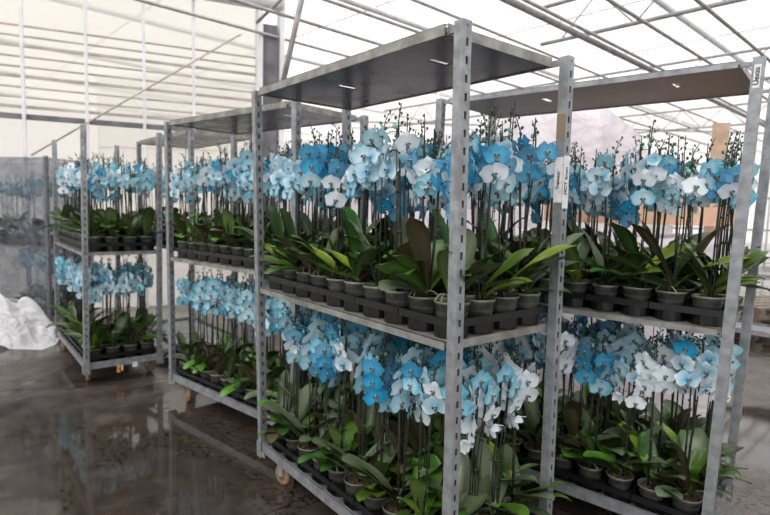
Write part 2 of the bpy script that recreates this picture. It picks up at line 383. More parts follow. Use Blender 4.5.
def pot_mesh():
    mb = MB(M['pot'])
    mb.lathe([(0, .001), (.043, .001), (.045, .004), (.0535, .098), (.0575, .099), (.0585, .108), (.057, .110), (.0545, .108), (.050, .06), (.040, .06)], 24)
    return mb.mesh('pot')
POT = pot_mesh()
def bark_mesh(seed):
    r = random.Random(seed); mb = MB(M['bark'])
    mb.lathe([(.0525, .090), (.045, .096), (.03, .099), (.012, .101), (0, .101)], 16)
    for i in range(16):
        a = r.uniform(0, 6.28); d = r.uniform(0, .043); s = r.uniform(.004, .009)
        E = Euler((r.uniform(-.6, .6), r.uniform(-.6, .6), r.uniform(0, 3))).to_matrix(); c = Vector((d * math.cos(a), d * math.sin(a), .101))
        mb.box(-s, s, -s * .6, s * .6, -.004, .004, 0, lambda v: tuple(E @ Vector(v) + c))
    return mb.mesh('bark')
BARK = [bark_mesh(i) for i in range(3)]
def root_mesh(seed):
    r = random.Random(seed); mb = MB(M['root'])
    for i in range(3):
        a = r.uniform(0, 6.28); pts = []
        for t in range(7):
            d = .005 + .05 * t / 6; pts.append((d * math.cos(a + t * .12), d * math.sin(a + t * .12), .112 + .018 * math.sin(t / 6 * PI) - .004 * t / 6))
        mb.tube(pts, .0022, 5)
    return mb.mesh('aerial_roots')
ROOTS = [root_mesh(i) for i in range(3)]

def make_orchid(seed, tall, dense, fine):
    """one potted plant; every flower, bud and leaf its own child. Base at the pot's underside."""
    r = random.Random(seed)
    root = empty('potted_orchid')
    pot = link('pot', POT, root); link('bark', r.choice(BARK), pot)
    if fine and r.random() < .6: link('aerial_roots', r.choice(ROOTS), pot)
    base_a = r.uniform(0, PI); nl = (r.choice((6, 7, 7, 8)) if not tall else r.choice((8, 9))) if fine else 6
    for i in range(nl):
        me, kd = r.choice(LEAVES)
        lf = link('leaf', me, root)
        a = base_a + (i % 2) * PI + r.uniform(-.45, .45)
        lf.rotation_euler = (r.uniform(-.12, .12), r.uniform(-.5, .22) - (.28 if i >= nl - 2 else 0), a); s = r.uniform(.75, 1.08); lf.scale = (s, s, s)
        lf.location = (.004 * math.cos(a), .004 * math.sin(a), .100 + .006 * i)
        if kd in (22, 23): lf['label'] = 'bright young green leaf'
        elif kd in (24, 25): lf['label'] = 'purplish brown leaf'
    cls_plant = r.choices((0, 1, 2, 3, 4), (27, 27, 20, 8, 18) if fine else (34, 32, 14, 5, 15))[0]
    nfl = 0
    for k in range(2):
        a = r.uniform(0, 6.28); bx, by = .014 * math.cos(a), .014 * math.sin(a)
        lean = (r.uniform(-.03, .03), r.uniform(-.03, .03))
        ztop = r.uniform(.545, .66) + tall * .85
        def path(z):
            t = max(0, (z - .10) / (ztop - .10)); return Vector((bx + lean[0] * t + .006 * math.sin(t * 7 + a), by + lean[1] * t, z))
        pts = [path(.098 + (ztop - .098) * t / 9) for t in range(10)]
        tipd = Vector((math.cos(a + 1), math.sin(a + 1), 0)); hook = r.uniform(.0, .05)
        tl = r.uniform(.07, .15) - (.05 if tall > .06 else 0)
        tip = [pts[-1] + tipd * (hook * q * q) + Vector((0, 0, tl * q * (1 - .25 * q * hook / .05))) for q in (.33, .66, 1)]
        mb = MB(M['stem']); mb.tube(pts + tip, [.0034] * 6 + [.0028] * 4 + [.0022, .0018, .0014], 6)
        # nodes on the stem
        for zz in (.2, .3): mb.tube([path(zz), path(zz + .012)], .0046, 6)
        placed = []
        n = r.choice((3, 4, 4, 5, 6)) if not tall else r.choice((4, 5, 6, 6))
        face = r.uniform(-.9, .9); cls = cls_plant
        for i in range(n):
            z = ztop - .012 - i * r.uniform(.027, .031)
            fa = face + r.uniform(-.5, .5) + (.6 if i % 2 else -.6)
            d = Vector((math.cos(fa), math.sin(fa), 0)); sidev = Vector((-math.sin(face), math.cos(face), 0)) * (.024 if i % 2 else -.024)
            p0 = path(z + .012); p1 = path(z) + d * r.uniform(.022, .034) + sidev + Vector((0, 0, -.004))
            mb.tube([p0, p0.lerp(p1, .5) + Vector((0, 0, .006)), p1 - d * .003], .0013, 4)
            c = cls
            if r.random() < .34: c = r.choice((0, 1, 2, 2, 3, 4))
            if i == 0 and r.random() < .4: c = 3 if r.random() < .6 else 2
            placed.append((p1, d, c, i))
        bl = []
        nb = r.choice((5, 6, 7)) if fine else 3
        for i in range(nb):
            q = i / nb; pp = pts[-1].lerp(tip[0], min(1, q * 3)) if q < .33 else tip[0].lerp(tip[2], (q - .33) / .67)
            ba = a + i * 2.6; off = Vector((math.cos(ba), math.sin(ba), .5)) * .011
            mb.tube([pp, pp + off], .001, 4)
            bl.append((pp + off, 2 if i == 0 and r.random() < .6 else (1 if i < 3 else 0), ba))
        if not fine:                     # far away: tiny buds are part of the spike's mesh
            for pp, bi, ba in bl:
                mb.mats = [M['stem'], M['bud_teal'], M['bud_green']]; s = .006 if bi < 2 else .009
                mb.lathe([(0, 0), (s * .8, s * .6), (s, s * 1.3), (0, s * 2.4)], 6, 1 if bi < 2 else 2, tuple(pp))
        sp = mb.obj('flower_spike', root)
        for p1, d, c, i in placed:
            nfl += 1
            me = FLOWERS[c][r.randrange(3)] if r.random() > .07 else HALF[c]
            fl = link('flower', me, sp)
            zax = (d + Vector((0, 0, r.uniform(-.6, .15)))).normalized()
            up = Vector((0, 0, 1)); x = up.cross(zax).normalized(); y = zax.cross(x)
            Rm = Matrix((x, y, zax)).transposed() @ Matrix.Rotation(r.uniform(-.25, .25), 3, 'Z')
            s = r.uniform(.86, 1.06)
            fl.matrix_basis = Matrix.Translation(p1) @ Rm.to_4x4() @ Matrix.Scale(s, 4)
            if cls_plant < 2 and c == 3: fl['label'] = 'deep blue flower'
            elif cls_plant > 0 and c == 0: fl['label'] = 'white flower'
        if fine:
            for pp, bi, ba in bl:
                b = link('bud', BUDS[bi], sp); b.location = pp; b.rotation_euler = (math.cos(ba) * .6, math.sin(ba) * .6, 0)
        # the green stake beside the spike
        mb = MB(M['stake']); h = ztop + r.uniform(-.02, .12)
        if tall: h = min(h, .735)
        s0 = Vector((bx * 1.2 + .006, by * 1.2, .095)); s1 = path(ztop) + Vector((.007, 0, h - ztop))
        mb.tube([s0, s1], .0021, 5)
        mid = s0.lerp(s1, .62); mb.tube([mid + Vector((-.008, 0, 0)), mid + Vector((.004, 0, .003))], .004, 6)
        mb.obj('stake', root)
    root['_c'] = cls_plant
    return root
LOOK = ['whitish', 'pale blue', 'sky blue', 'deep blue', 'blue-hearted white']

def kids(o, table): return table.get(o.name, ())
def child_table():
    t = {}
    for o in COL.objects:
        if o.parent: t.setdefault(o.parent.name, []).append(o)
    return t

protos = {'up': [make_orchid(1000 + i, 0, True, True) for i in range(12)],
          'low': [make_orchid(1100 + i, .075, True, True) for i in range(9)],
          'far_up': [make_orchid(1200 + i, 0, True, False) for i in range(9)],
          'far_low': [make_orchid(1300 + i, .05, True, False) for i in range(7)]}
TAB = child_table()
used = set()
def copy_tree(o, parent=None):
    c = o.copy(); COL.objects.link(c); c.parent = parent
    for ch in kids(o, TAB): copy_tree(ch, c)
    return c
def place_orchid(kind, loc, yaw, label, group, s=1.0):
    o = rnd.choice(protos[kind])
    if o.name in used: c = copy_tree(o)
    else: c = o; used.add(o.name)
    c.location = loc; c.rotation_euler = (0, 0, yaw); c.scale = (s, s, s)
    tag(c, label.replace('{look}', LOOK[o['_c']]), 'orchid', group)
    return c

# ------------------------------------------------------------------ trays
CU, CV = .1266, .124
def tray_mesh():
    mb = MB(M['tray']); zt, n = .062, 16
    for i in range(2):
        for j in range(4):
            cx, cy = (i + .5) * CU, -(j + .5) * CV; rh = .0575
            vs = []; fs = []
            for k in range(n):
                a = 2 * PI * k / n + PI / n; c, s = math.cos(a), math.sin(a); m = max(abs(c), abs(s))
                vs.append((cx + c / m * CU / 2, cy + s / m * CV / 2, zt)); vs.append((cx + c * rh, cy + s * rh, zt))
                vs.append((cx + c * .0545, cy + s * .0545, .0)); 
            for k in range(n):
                q = (k + 1) % n
                fs.append((3 * k, 3 * q, 3 * q + 1, 3 * k + 1)); fs.append((3 * k + 1, 3 * q + 1, 3 * q + 2, 3 * k + 2))
            fs.append(tuple(3 * k + 2 for k in range(n)))
            mb.add(vs, fs, 0, False)
    # outer skirt with a rolled edge
    X0, X1, Y0, Y1 = .001, 2 * CU - .001, -4 * CV + .001, -.001
    for a in ((X0, X1, Y1 - .003, Y1), (X0, X1, Y0, Y0 + .003), (X0, X0 + .003, Y0, Y1), (X1 - .003, X1, Y0, Y1)):
        mb.box(a[0], a[1], a[2], a[3], zt - .022, zt + .003)
    return mb.mesh('plant_tray')
TRAY = tray_mesh()

# ------------------------------------------------------------------ trolleys
LP, WP, PW = 1.31, .511, .0175
def slotted_post(name, parent, T, u, v, z0, z1, sgn):
    """square channel post; slots on the two faces that look along the trolley"""
    mb = MB(M['galv']); w = PW; t = .003
    P = lambda q: T((u + q[0], v + q[1], q[2]))
    for s in (-1, 1):
        mb.box(-w, w, s * w - t * (s > 0), s * w + t * (s < 0), z0, z1, 0, P)        # plain side
        x0, x1 = (s * w - t, s * w) if s > 0 else (s * w, s * w + t)
        for a, b in ((-w + t, -.005), (.005, w - t)): mb.box(x0, x1, a, b, z0, z1, 0, P)
        z = z0
        mb.box(x0, x1, -.005, .005, z0, z0 + .12, 0, P); z = z0 + .12 + .022
        while z < z1 - .03: mb.box(x0, x1, -.005, .005, z, min(z + .028, z1), 0, P); z += .05
        mb.box(x0, x1, -.005, .005, z1 - .012, z1, 0, P)
    return mb.obj(name, parent)
def rounded_hole_board(mb, T, u0, u1, v0, v1, z0, z1, holes, mi_t, mi_b):
    us = sorted({u0, u1, *[h[0] - .014 for h in holes], *[h[0] + .014 for h in holes]})
    for a, b in zip(us, us[1:]):
        h = next((h for h in holes if a >= h[0] - .0141 and b <= h[0] + .0141), None)
        parts = [(v0, v1)] if not h else [(v0, h[1] - .045), (h[1] + .045, v1)]
        for c, d in parts: mb.box(a, b, c, d, z0, z1, mi_b, T)
def text_mesh(body, size, m, name, extrude=.0004):
    cu = bpy.data.curves.new(name, 'FONT'); cu.body = body; cu.size = size; cu.extrude = extrude; cu.align_x = 'CENTER'; cu.align_y = 'CENTER'; cu.offset = size * .02
    t = bpy.data.objects.new('tmp', cu); COL.objects.link(t); dg = bpy.context.evaluated_depsgraph_get()
    me = bpy.data.meshes.new_from_object(t.evaluated_get(dg)); bpy.data.objects.remove(t); me.materials.clear(); me.materials.append(m); return me

def trolley(name, x, y, ang, lean, dz, mid, top, label, brown=False, rz=0.0, plants=True):
    root = empty(name, (x, y, 0), ang)
    u = Vector((math.cos(ang), math.sin(ang))); v = Vector((u.y, -u.x)); lw = Vector(lean)
    lu, lv = lw.dot(u), lw.dot(v)
    def T(q):        # q = (u, v, z): v runs to the far side, so local y = -v; posts lean a touch
        z = q[2]; return (q[0] + lu * (z - .1), -(q[1] + lv * (z - .1)), z)
    tag(root, label, 'plant trolley', 'steel plant trolleys')
    H = 1.9 + dz
    posts = [slotted_post('post', root, T, a * LP, b * WP, .1, H, 1) for a in (0, 1) for b in (0, 1)]
    # base frame
    mb = MB(M['galv'])
    e = PW + .002
    for b in (-.012, WP + .009): mb.box(e, LP - e, b, b + .003, .128, .178, 0, T); mb.box(e, LP - e, b - .001, b + .012 if b < 0 else b + .003, .174, .178, 0, T)
    mb.box(e, LP - e, -.009, WP + .009, .150, .153, 0, T)
    for a in (-.004, LP + .001): mb.box(a, a + .003, e, WP - e, .128, .178, 0, T)
    for a in (0, 1):
        for b in (0, 1):
            uu, vv = a * LP, b * WP      # corner sockets
            mb.box(uu - .023, uu + .023, vv - .023, vv - .0185, .10, .178, 0, T); mb.box(uu - .023, uu + .023, vv + .0185, vv + .023, .10, .178, 0, T)
            s = -1 if a == 0 else 1
            mb.box(uu + s * .0185 if s > 0 else uu - .023, uu + .023 if s > 0 else uu - .0185, vv - .023, vv + .023, .10, .178, 0, T)
            i = 1 if a == 0 else -1
            xx = sorted((uu + i * .023, uu + i * .06)); mb.box(xx[0], xx[1], vv - .02, vv - .0165, .110, .135, 0, T)
    mb.obj('base_frame', root, True)
    # casters
    for a in (.15, LP - .15):
        for b in (.035, WP - .035):
            c = empty('caster', T((a, b, 0)), rnd.uniform(-.5, .5), root)
            mb = MB(M['galv'])
            for s in (-1, 1): mb.box(-.018, .018, s * .019 - .0015, s * .019 + .0015, .045, .128)
            mb.box(-.028, .028, -.022, .022, .125, .149); mb.tube([(0, -.024, .05), (0, .024, .05)], .006, 8)
            mb.obj('fork', c)
            wl = MB(M['rubber'], M['rubber_red']); wl.lathe([(.0, -.014), (.02, -.016), (.022, -.012), (.038, -.013), (.049, -.013), (.0525, -.008), (.0525, .008), (.049, .013), (.038, .013), (.022, .012), (.02, .016), (0, .014)], 24, 0, (0, 0, .0525), 'y')
            wl.obj('wheel', c)
    # shelf decks
    def deck(nm, z, hook, holes, m_rim, m_under, rimh):
        mb = MB(m_rim, m_under); e = PW + (.030 if holes else .002); WP_ = WP; WP2 = WP - (.022 if holes else 0)
        rounded_hole_board(mb, T, e + .004, LP - e - .004, -.008, WP2 + .008, z + .004, z + .008, holes, 0, 1)
        for b in (-.014, WP2 + .008):
            mb.box(e + .012, LP - e - .012, b, b + .006, z, z + rimh, 0, T)
            mb.box(e + .012, LP - e - .012, b if b < 0 else b - .008, b + .012 if b < 0 else b + .006, z + rimh - .003, z + rimh, 0, T)
        for a in (e + .002, LP - e - .006): mb.box(a, a + .004, -.008, WP2 + .008, z, z + rimh, 0, T)
        mb.box(e + .006, LP - e - .006, -.007, WP2 + .007, z + rimh - .005, z + rimh - .003, 0, T) if not holes else None
        for a in (0, 1):                       # hooks that hang in the slots of the posts
            for b in (0, 1):
                s = 1 if a == 0 else -1; xx = sorted((a * LP + s * .0185, a * LP + s * .075)); vv = b * WP
                mb.box(xx[0], xx[1], vv - .004, vv + .004, z + rimh * .1, z + rimh * .75, 0, T)
        return mb.obj(nm, root, True)
    deck('middle_shelf', mid - .0, True, [], M['galv_worn'], M['board_under'], .026)
    if top:
        hs = [(.29, .19), (.84, .19)]
        deck('top_shelf', H - .028, True, hs, M['galv_worn'] if not brown else M['galv'], M['brown_board'] if brown else M['board_under'], .032 if not brown else .022)
    return root, T, posts

TR = {}
SPEC = {
 'A': (.2318, 1.6065, 2.2492, (-.018, -.0266), -.0095, .940, True, 'large galvanised plant trolley beneath the biggest dark top sheet, whole corner post in front'),
 'B': (1.2429, 1.9432, 2.4357, (.0057, -.0308), .0095, .935, True, 'galvanised plant trolley under a brown top board, standing before the white plastic sheet'),
 'C': (-.4613, 2.8204, 2.4366, (-.007, -.0105), -.0064, .968, True, 'galvanised plant trolley half hidden behind the large one, plain post facing the aisle'),
 'D': (-2.1488, 3.8262, 2.2537, (.005, .0072), -.018, .960, False, 'galvanised plant trolley with no top board, slotted posts standing free'),
 'E': (-1.5175, 4.2113, 2.2832, (0, 0), .0245, .960, True, 'small-looking galvanised trolley with low grey top sheet directly behind the open-topped trolley'),
}
for k, s in SPEC.items():
    TR[k] = trolley('plant_trolley', s[0], s[1], s[2], s[3], s[4], s[5], s[6], s[7], brown=(k == 'B'))

# stickers on posts (lettering lies on the plain -v face, local y = +)
def sticker(post, T, u, v, z0, z1, w, m, nm='sticker'):
    mb = MB(m); mb.box(u - w, u + w, v - PW - .0009, v - PW - .0002, z0, z1, 0, T); return mb.obj(nm, post)
def vtext(post, T, u, v, z, body, size, nm='lettering', face='v', up=True):
    o = link(nm, text_mesh(body, size, M['ink'], nm), post)
    if face == 'v':
        p = Vector(T((u, v - PW - .0014, z))); n = Vector((0, 1, 0))
    else:
        p = Vector(T((u - PW - .0014, v, z))); n = Vector((-1, 0, 0))
    tx = Vector((0, 0, 1)); ty = n.cross(tx)
    o.matrix_basis = Matrix.Translation(p) @ Matrix((tx, ty, n)).transposed().to_4x4()
    return o
rA, TA, pA = TR['A']; rB, TB, pB = TR['B']
st = sticker(pA[1], TA, 0, WP, 1.40, 1.555, .0165, M['sticker'])
vtext(pA[1], TA, .001, WP, 1.48, 'Travosat I', .017)
tp = sticker(pA[1], TA, 0, WP, 1.62, 1.70, .0165, M['tape'], 'tape_remnant')
mb = MB(M['sticker']); mb.box(-PW - .0009, -PW - .0002, WP - .017, WP + .017, 1.38, 1.56, 0, TA); mb.obj('barcode_sticker', pA[1])
vtext(pA[1], TA, 0, WP, 1.475, 'HCT Smm', .022, 'barcode_text', 'u')
st = sticker(pB[0], TB, 0, 0, 1.805, 1.883, .010, M['sticker'])
vtext(pB[0], TB, .001, 0, 1.844, 'Uexas', .0235)
# small coloured tag and white tag hanging below trolley D's base
tagm = mat('striped_tag', srgb(.80, .25, .15), .6, 0, srgb(.85, .72, .25), 30, 1)
rD, TD, pD = TR['D']
mb = MB(tagm); mb.box(-.006, -.005, .20, .225, .075, .128, 0, TD); mb.obj('striped_tag', rD)['label'] = 'red and yellow striped tag'
mb = MB(M['sticker']); mb.box(-.006, -.005, .232, .244, .085, .128, 0, TD); mb.box(-.0065, -.0055, .31, .345, .10, .140, 0, TD); mb.obj('white_tag', rD)['label'] = 'white tag'

# ------------------------------------------------------------------ planting
def row_xyz(key, i, j, z):
    r, T, _ = TR[key]; q = T((PW + .004 + (i + .5) * CU, .0075 + (j + .5) * CV, z))
    a = SPEC[key][2]; x = SPEC[key][0] + q[0] * math.cos(a) - q[1] * math.sin(a); y = SPEC[key][1] + q[0] * math.sin(a) + q[1] * math.cos(a)
    return (x, y, z)
NAMES = {'A': ('large front trolley', 'corner post', ('aisle-side row', 'second row', 'third row', 'rear row')),
         'B': ('brown-topped trolley', 'lettered post', ('outer row', 'second row', 'third row', 'rear row')),
         'C': ('half-hidden trolley', 'inner post', ('aisle-side row', 'second row', 'third row', 'rear row')),
         'D': ('open-topped trolley', 'near post', ('aisle-side row', 'second row', 'third row', 'rear row')),
         'E': ('low-roofed trolley', 'near post', ('aisle-side row', 'second row', 'third row', 'rear row'))}
def fill(key, shelf, kind, cells):
    z = (SPEC[key][5] + .025) if shelf == 'upper' else .154
    ang = SPEC[key][2]
    nm, post, rows = NAMES[key]
    cols = sorted({i // 2 for i, j in cells})
    for t in cols:
        r, T, _ = TR[key]; q = T((PW + .004 + t * 2 * CU, .0075, z))
        o = link('plant_tray', TRAY)
        o.location = (SPEC[key][0] + q[0] * math.cos(ang) - q[1] * math.sin(ang), SPEC[key][1] + q[0] * math.sin(ang) + q[1] * math.cos(ang), z)
        o.rotation_euler = (0, 0, ang)
        tag(o, f'black plastic plant tray, {nm}, {shelf} deck, {ORD[t]} from the {post}', 'plant tray', f'plant trays on the {nm}')
    for i, j in cells:
        loc = row_xyz(key, i, j, z + .002)
        cx, cy = loc[0], loc[1]
        yaw = math.atan2(-cy, -cx) + (rnd.uniform(-.8, .8) if rnd.random() < .6 else rnd.uniform(-1.9, 1.9))
        lab = f'{{look}} orchid, {nm} {shelf} deck, {rows[j]}, {ORD[i]} pot from {post}'
        place_orchid(kind, loc, yaw, lab, f'orchids on the {nm}, {shelf} deck', rnd.uniform(.97, 1.03) if kind != 'low' else rnd.uniform(.95, 1.0))
ALL = [(i, j) for i in range(10) for j in range(4)]
fill('A', 'upper', 'up', ALL)
fill('A', 'lower', 'low', ALL)
fill('B', 'upper', 'up', [c for c in ALL if c[0] < 9])
fill('B', 'lower', 'low', [c for c in ALL if c[0] < 8])
fill('C', 'upper', 'far_up', ALL)
fill('C', 'lower', 'far_low', [c for c in ALL if c[1] < 2])
fill('D', 'upper', 'far_up', [c for c in ALL if c[1] < 2 or c[0] < 5])
fill('D', 'lower', 'far_low', [c for c in ALL if c[1] < 1 or c[0] < 3])
fill('E', 'upper', 'far_up', [c for c in ALL if c[1] < 1 or c[0] < 2])

# ------------------------------------------------------------------ setting: floor
mb = MB(M['floor']); mb.box(-14, 22, -3, 30, -.1, 0); struct(mb.obj('floor'))

# greenhouse frame directions
ga = math.radians(43); G1 = Vector((math.cos(ga), math.sin(ga), 0)); G2 = Vector((-math.sin(ga), math.cos(ga), 0))
def gp(a, b, z): p = G1 * a + G2 * b; return Vector((p.x, p.y, z))
# glass roof above (panels between bars) - one ceiling, its sheets are its pattern
mb = MB(M['glass_roof'], M['glass_roof_dim'])
k = 0
for b0 in range(-8, 26, 2):
    for a0 in range(-12, 26, 2):
        vs = [gp(a0, b0, 5.2), gp(a0 + 2, b0, 5.2), gp(a0 + 2, b0 + 2, 5.2), gp(a0, b0 + 2, 5.2)]
        mb.add(vs, [(0, 1, 2, 3)], 1 if (b0 < 4 and a0 > 4 and b0 % 4) else 0)
struct(mb.obj('ceiling'))
n = 0
def beam(name, p, q, r, m='grey_steel', nseg=6):
    mb = MB(M[m]); mb.tube([p, q], r, nseg); return struct(mb.obj(name))
# long glazing bars and pipes along G1
for b, r, z in ((.5, .02, 3.6), (1.3, .02, 3.6), (2.1, .022, 3.6), (2.75, .022, 3.6), (3.52, .04, 3.6), (4.25, .018, 3.6), (4.95, .020, 3.6), (5.7, .022, 3.6), (6.5, .02, 3.6)):
    beam('ceiling_pipe', gp(1.0, b, z), gp(24, b, z), r)
    if r > .03: beam('ceiling_pipe', gp(1.0, b - .09, z + .03), gp(24, b - .09, z + .03), .022)
# trellis girders along G2, each with chords and a zig-zag web
def girder(a, z, b0, b1):
    mb = MB(M['grey_steel']); mb.tube([gp(a, b0, z), gp(a, b1, z)], .028, 6); mb.tube([gp(a, b0, z + .5), gp(a, b1, z + .5)], .028, 6)
    b = b0; up = True
    while b + .5 <= b1:
        mb.tube([gp(a, b, z + (0 if up else .5)), gp(a, b + .5, z + (.5 if up else 0))], .012, 5); b += .5; up = not up
    struct(mb.obj('ceiling_girder'))
for a in (6.9, 11, 16): girder(a, 3.72, -8, 12 if a > 8 else 4.3)
# rafters of the roof itself
for a in range(-11, 26, 3): beam('ceiling_bar', gp(a, -8, 5.15), gp(a, 24, 5.15), .018, 'white_steel', 4)
for b in range(-8, 25, 4): beam('ceiling_gutter', gp(-11, b, 5.1), gp(25, b, 5.1), .06, 'white_steel', 6)

# ---------------- side wall with screen bars
wd = Vector((.914, .407, 0)).normalized(); w0 = Vector((-4.5, 6.3, 0)); wn = Vector((wd.y, -wd.x, 0))
def wp(s, d, z): p = w0 + wd * s + wn * d; return Vector((p.x, p.y, z))
def wbox(mb, s0, s1, d0, d1, z0, z1, mi=0):
    mb.box(0, 1, 0, 1, 0, 1, mi, lambda q: wp(s0 + (s1 - s0) * q[0], d0 + (d1 - d0) * q[1], z0 + (z1 - z0) * q[2]))
S1 = 2.95
mb = MB(M['glass_wall']); wbox(mb, -7, S1, -.02, 0, 0, 5.2); struct(mb.obj('wall_left'))
mb = MB(M['bar'])
for i in range(9):
    z = 2.40 + i * .115; wbox(mb, -7, S1, .0, .02, z, z + (.020 if i % 3 else .034))
struct(mb.obj('trim_screen_bars'))
mb = MB(M['dark_panel']); wbox(mb, -7, S1, .02, .07, 2.27, 2.33); struct(mb.obj('trim_rail'))
mb = MB(M['white_steel']); mb.tube([wp(-7, .15, 4.02), wp(S1 + .3, .15, 4.02)], .10, 10); struct(mb.obj('ceiling_tube'))
for s in (-2.0, -.6, .28, .92, 1.55, 2.13):
    mb = MB(M['white_steel']); wbox(mb, s - .018, s + .018, .08, .12, 0, 5.1); struct(mb.obj('wall_post'))
beam('wall_brace', wp(.35, .2, 1.85), wp(2.7, .2, 3.55), .011, 'bar')
# column with dark panel between two pale posts
mb = MB(M['dark_panel']); wbox(mb, S1 + .04, S1 + .24, -.05, .15, 0, 3.75); struct(mb.obj('wall_panel'))
mb = MB(M['white_steel']); wbox(mb, S1 - .02, S1 + .04, -.05, .2, 0, 4.2); struct(mb.obj('wall_column'))
mb = MB(M['white_steel']); wbox(mb, S1 + .27, S1 + .33, -.05, .2, 0, 4.2); struct(mb.obj('wall_column'))
# diagonal brace by the column
beam('ceiling_brace', Vector((-1.35, 6.7, 2.6)), Vector((-.95, 6.4, 4.1)), .035, 'grey_steel')
beam('ceiling_brace', Vector((-1.6, 6.6, 3.5)), Vector((-.9, 6.3, 4.0)), .02, 'grey_steel')

# ---------------- far walls of glass
def glass_wall(name, p, q, z1, bars=True):
    p, q = Vector(p), Vector(q); d = (q - p).normalized(); nrm = Vector((d.y, -d.x, 0))
    mb = MB(M['glass_wall']); mb.add([p, q, q + Vector((0, 0, z1)), p + Vector((0, 0, z1))], [(0, 1, 2, 3)]); struct(mb.obj(name))
    mb = MB(M['white_steel']); L_ = (q - p).length; s = 0
    while s < L_:
        c = p + d * s; mb.tube([c, c + Vector((0, 0, z1))], .03, 4); s += 1.5
    mb2 = MB(M['bar'])
    for z in (1.0, 2.0, 3.0, 4.0): mb2.tube([p + Vector((0, 0, z)), q + Vector((0, 0, z))], .03, 4)
    struct(mb.obj('trim_mullions')); struct(mb2.obj('trim_rails'))
glass_wall('wall_back', (-9, 17, 0), (20, 17, 0), 5.2)
glass_wall('wall_right', (14, -3, 0), (14, 17, 0), 5.2)

# ---------------- white plastic sheet hung in a long line behind the trolleys
def cloth_wall(name, pts, top, bottom, m, amp, seed, nz=14, ns=70):
    r = random.Random(seed); mb = MB(M[m]); vs = []; fs = []
    P = [Vector((a, b, 0)) for a, b in pts]
    seg = [(P[i + 1] - P[i]).length for i in range(len(P) - 1)]; tot = sum(seg)
    ph = [r.uniform(0, 6.3) for _ in range(6)]
    for i in range(ns + 1):
        s = tot * i / ns; k = 0; rem = s
        while k < len(seg) - 1 and rem > seg[k]: rem -= seg[k]; k += 1
        t = rem / seg[k]; c = P[k].lerp(P[k + 1], t); d = (P[k + 1] - P[k]).normalized(); nn = Vector((d.y, -d.x, 0))
        tp_ = top(s / tot)
        for j in range(nz + 1):
            z = bottom + (tp_ - bottom) * j / nz
            off = amp * (math.sin(s * 5 + ph[0] + z * 1.2) * .5 + math.sin(s * 13 + ph[1] - z * 2.3) * .3 + math.sin(s * 2.1 + ph[2] + z * 3) * .5 + .3 * math.sin(z * 9 + ph[3] + s * 3))
            q = c + nn * off; vs.append((q.x, q.y, z + (.02 * math.sin(s * 7 + ph[4]) if j == nz else 0)))
    for i in range(ns):
        for j in range(nz): a = i * (nz + 1) + j; fs.append((a, a + nz + 1, a + nz + 2, a + 1))
    mb.add(vs, fs, 0, True)
    o = mb.obj(name); md = o.modifiers.new('thickness', 'SOLIDIFY'); md.thickness = .003
    return o
o = cloth_wall('plastic_sheet', [(2.25, 4.25), (1.55, 3.95), (-1.35, 7.5)], lambda t: 2.12 + .10 * math.sin(t * 9) - (.5 * max(0, .17 - t) / .17), .005, 'sheet', .06, 3)
tag(o, 'long white plastic sheet hanging in folds behind the blue orchid trolleys', 'plastic sheet')
# low white-wrapped load in front of it
def covered_block(name, cx, cy, rz, sx, sy, h, m, seed, amp=.03):
    r = random.Random(seed); mb = MB(M[m]); n = 18; E = Matrix.Rotation(rz, 3, 'Z')
    bm = bmesh.new(); bmesh.ops.create_cube(bm, size=1); bmesh.ops.subdivide_edges(bm, edges=bm.edges, cuts=n, use_grid_fill=True)
    ph = [r.uniform(0, 6.3) for _ in range(6)]
    for v in bm.verts:
        p = v.co.copy(); z = (p.z + .5); fl = 1 + .06 * (1 - z)
        q = Vector((p.x * sx * fl, p.y * sy * fl, z * h))
        a = amp * z * (math.sin(q.x * 11 + ph[0] + q.z * 4) + math.sin(q.y * 9 + ph[1] - q.z * 5) + .6 * math.sin(q.z * 14 + q.x * 6 + ph[2]))
        q += Vector((p.x, p.y, p.z * .6)).normalized() * a * .7
        q.z = max(0.0, q.z); q = E @ q; v.co = (q.x + cx, q.y + cy, q.z)
    me = bpy.data.meshes.new(name); bm.to_mesh(me); bm.free(); me.materials.append(M[m])
    for p in me.polygons: p.use_smooth = True
    return link(name, me)
o = covered_block('covered_load', 1.45, 3.45, math.radians(-8), 1.15, .42, 1.24, 'sheet', 5)
tag(o, 'waist-high load wrapped in white plastic below the cardboard boxes', 'wrapped load')
def carton(cx, cy, z, rz, sx, sy, sz, label):
    mb = MB(M['card'], M['tape'])
    mb.box(-sx / 2, sx / 2, -sy / 2, sy / 2, 0, sz); mb.box(-.025, .025, -sy / 2 - .001, sy / 2 + .001, sz * .55, sz + .001, 1)
    mb.box(-sx / 2, sx / 2, -.002, .002, sz, sz + .002, 1)
    o = mb.obj('cardboard_box'); o.location = (cx, cy, z); o.rotation_euler = (0, 0, rz); tag(o, label, 'box', 'cardboard boxes behind the brown-topped trolley'); return o
zt = 1.31
carton(1.22, 3.42, zt, -.17, .40, .30, .20, 'peach cardboard box on the white wrapped load, left end'.replace('left end', 'end by the lettered sticker'))
carton(1.60, 3.42, zt, -.1, .30, .34, .14, 'peach cardboard box in the middle of the white wrapped load')
carton(1.93, 3.40, zt, -.05, .34, .30, .30, 'tallest peach cardboard box at the free end of the white wrapped load')
mb = MB(M['wood']); mb.box(-.05, .05, -.009, .009, 0, 2.0); o = mb.obj('plywood_board'); o.location = (2.25, 3.72, 0); o.rotation_euler = (0, 0, -.4)
tag(o, 'upright narrow plywood board standing behind the tallest cardboard box', 'board')

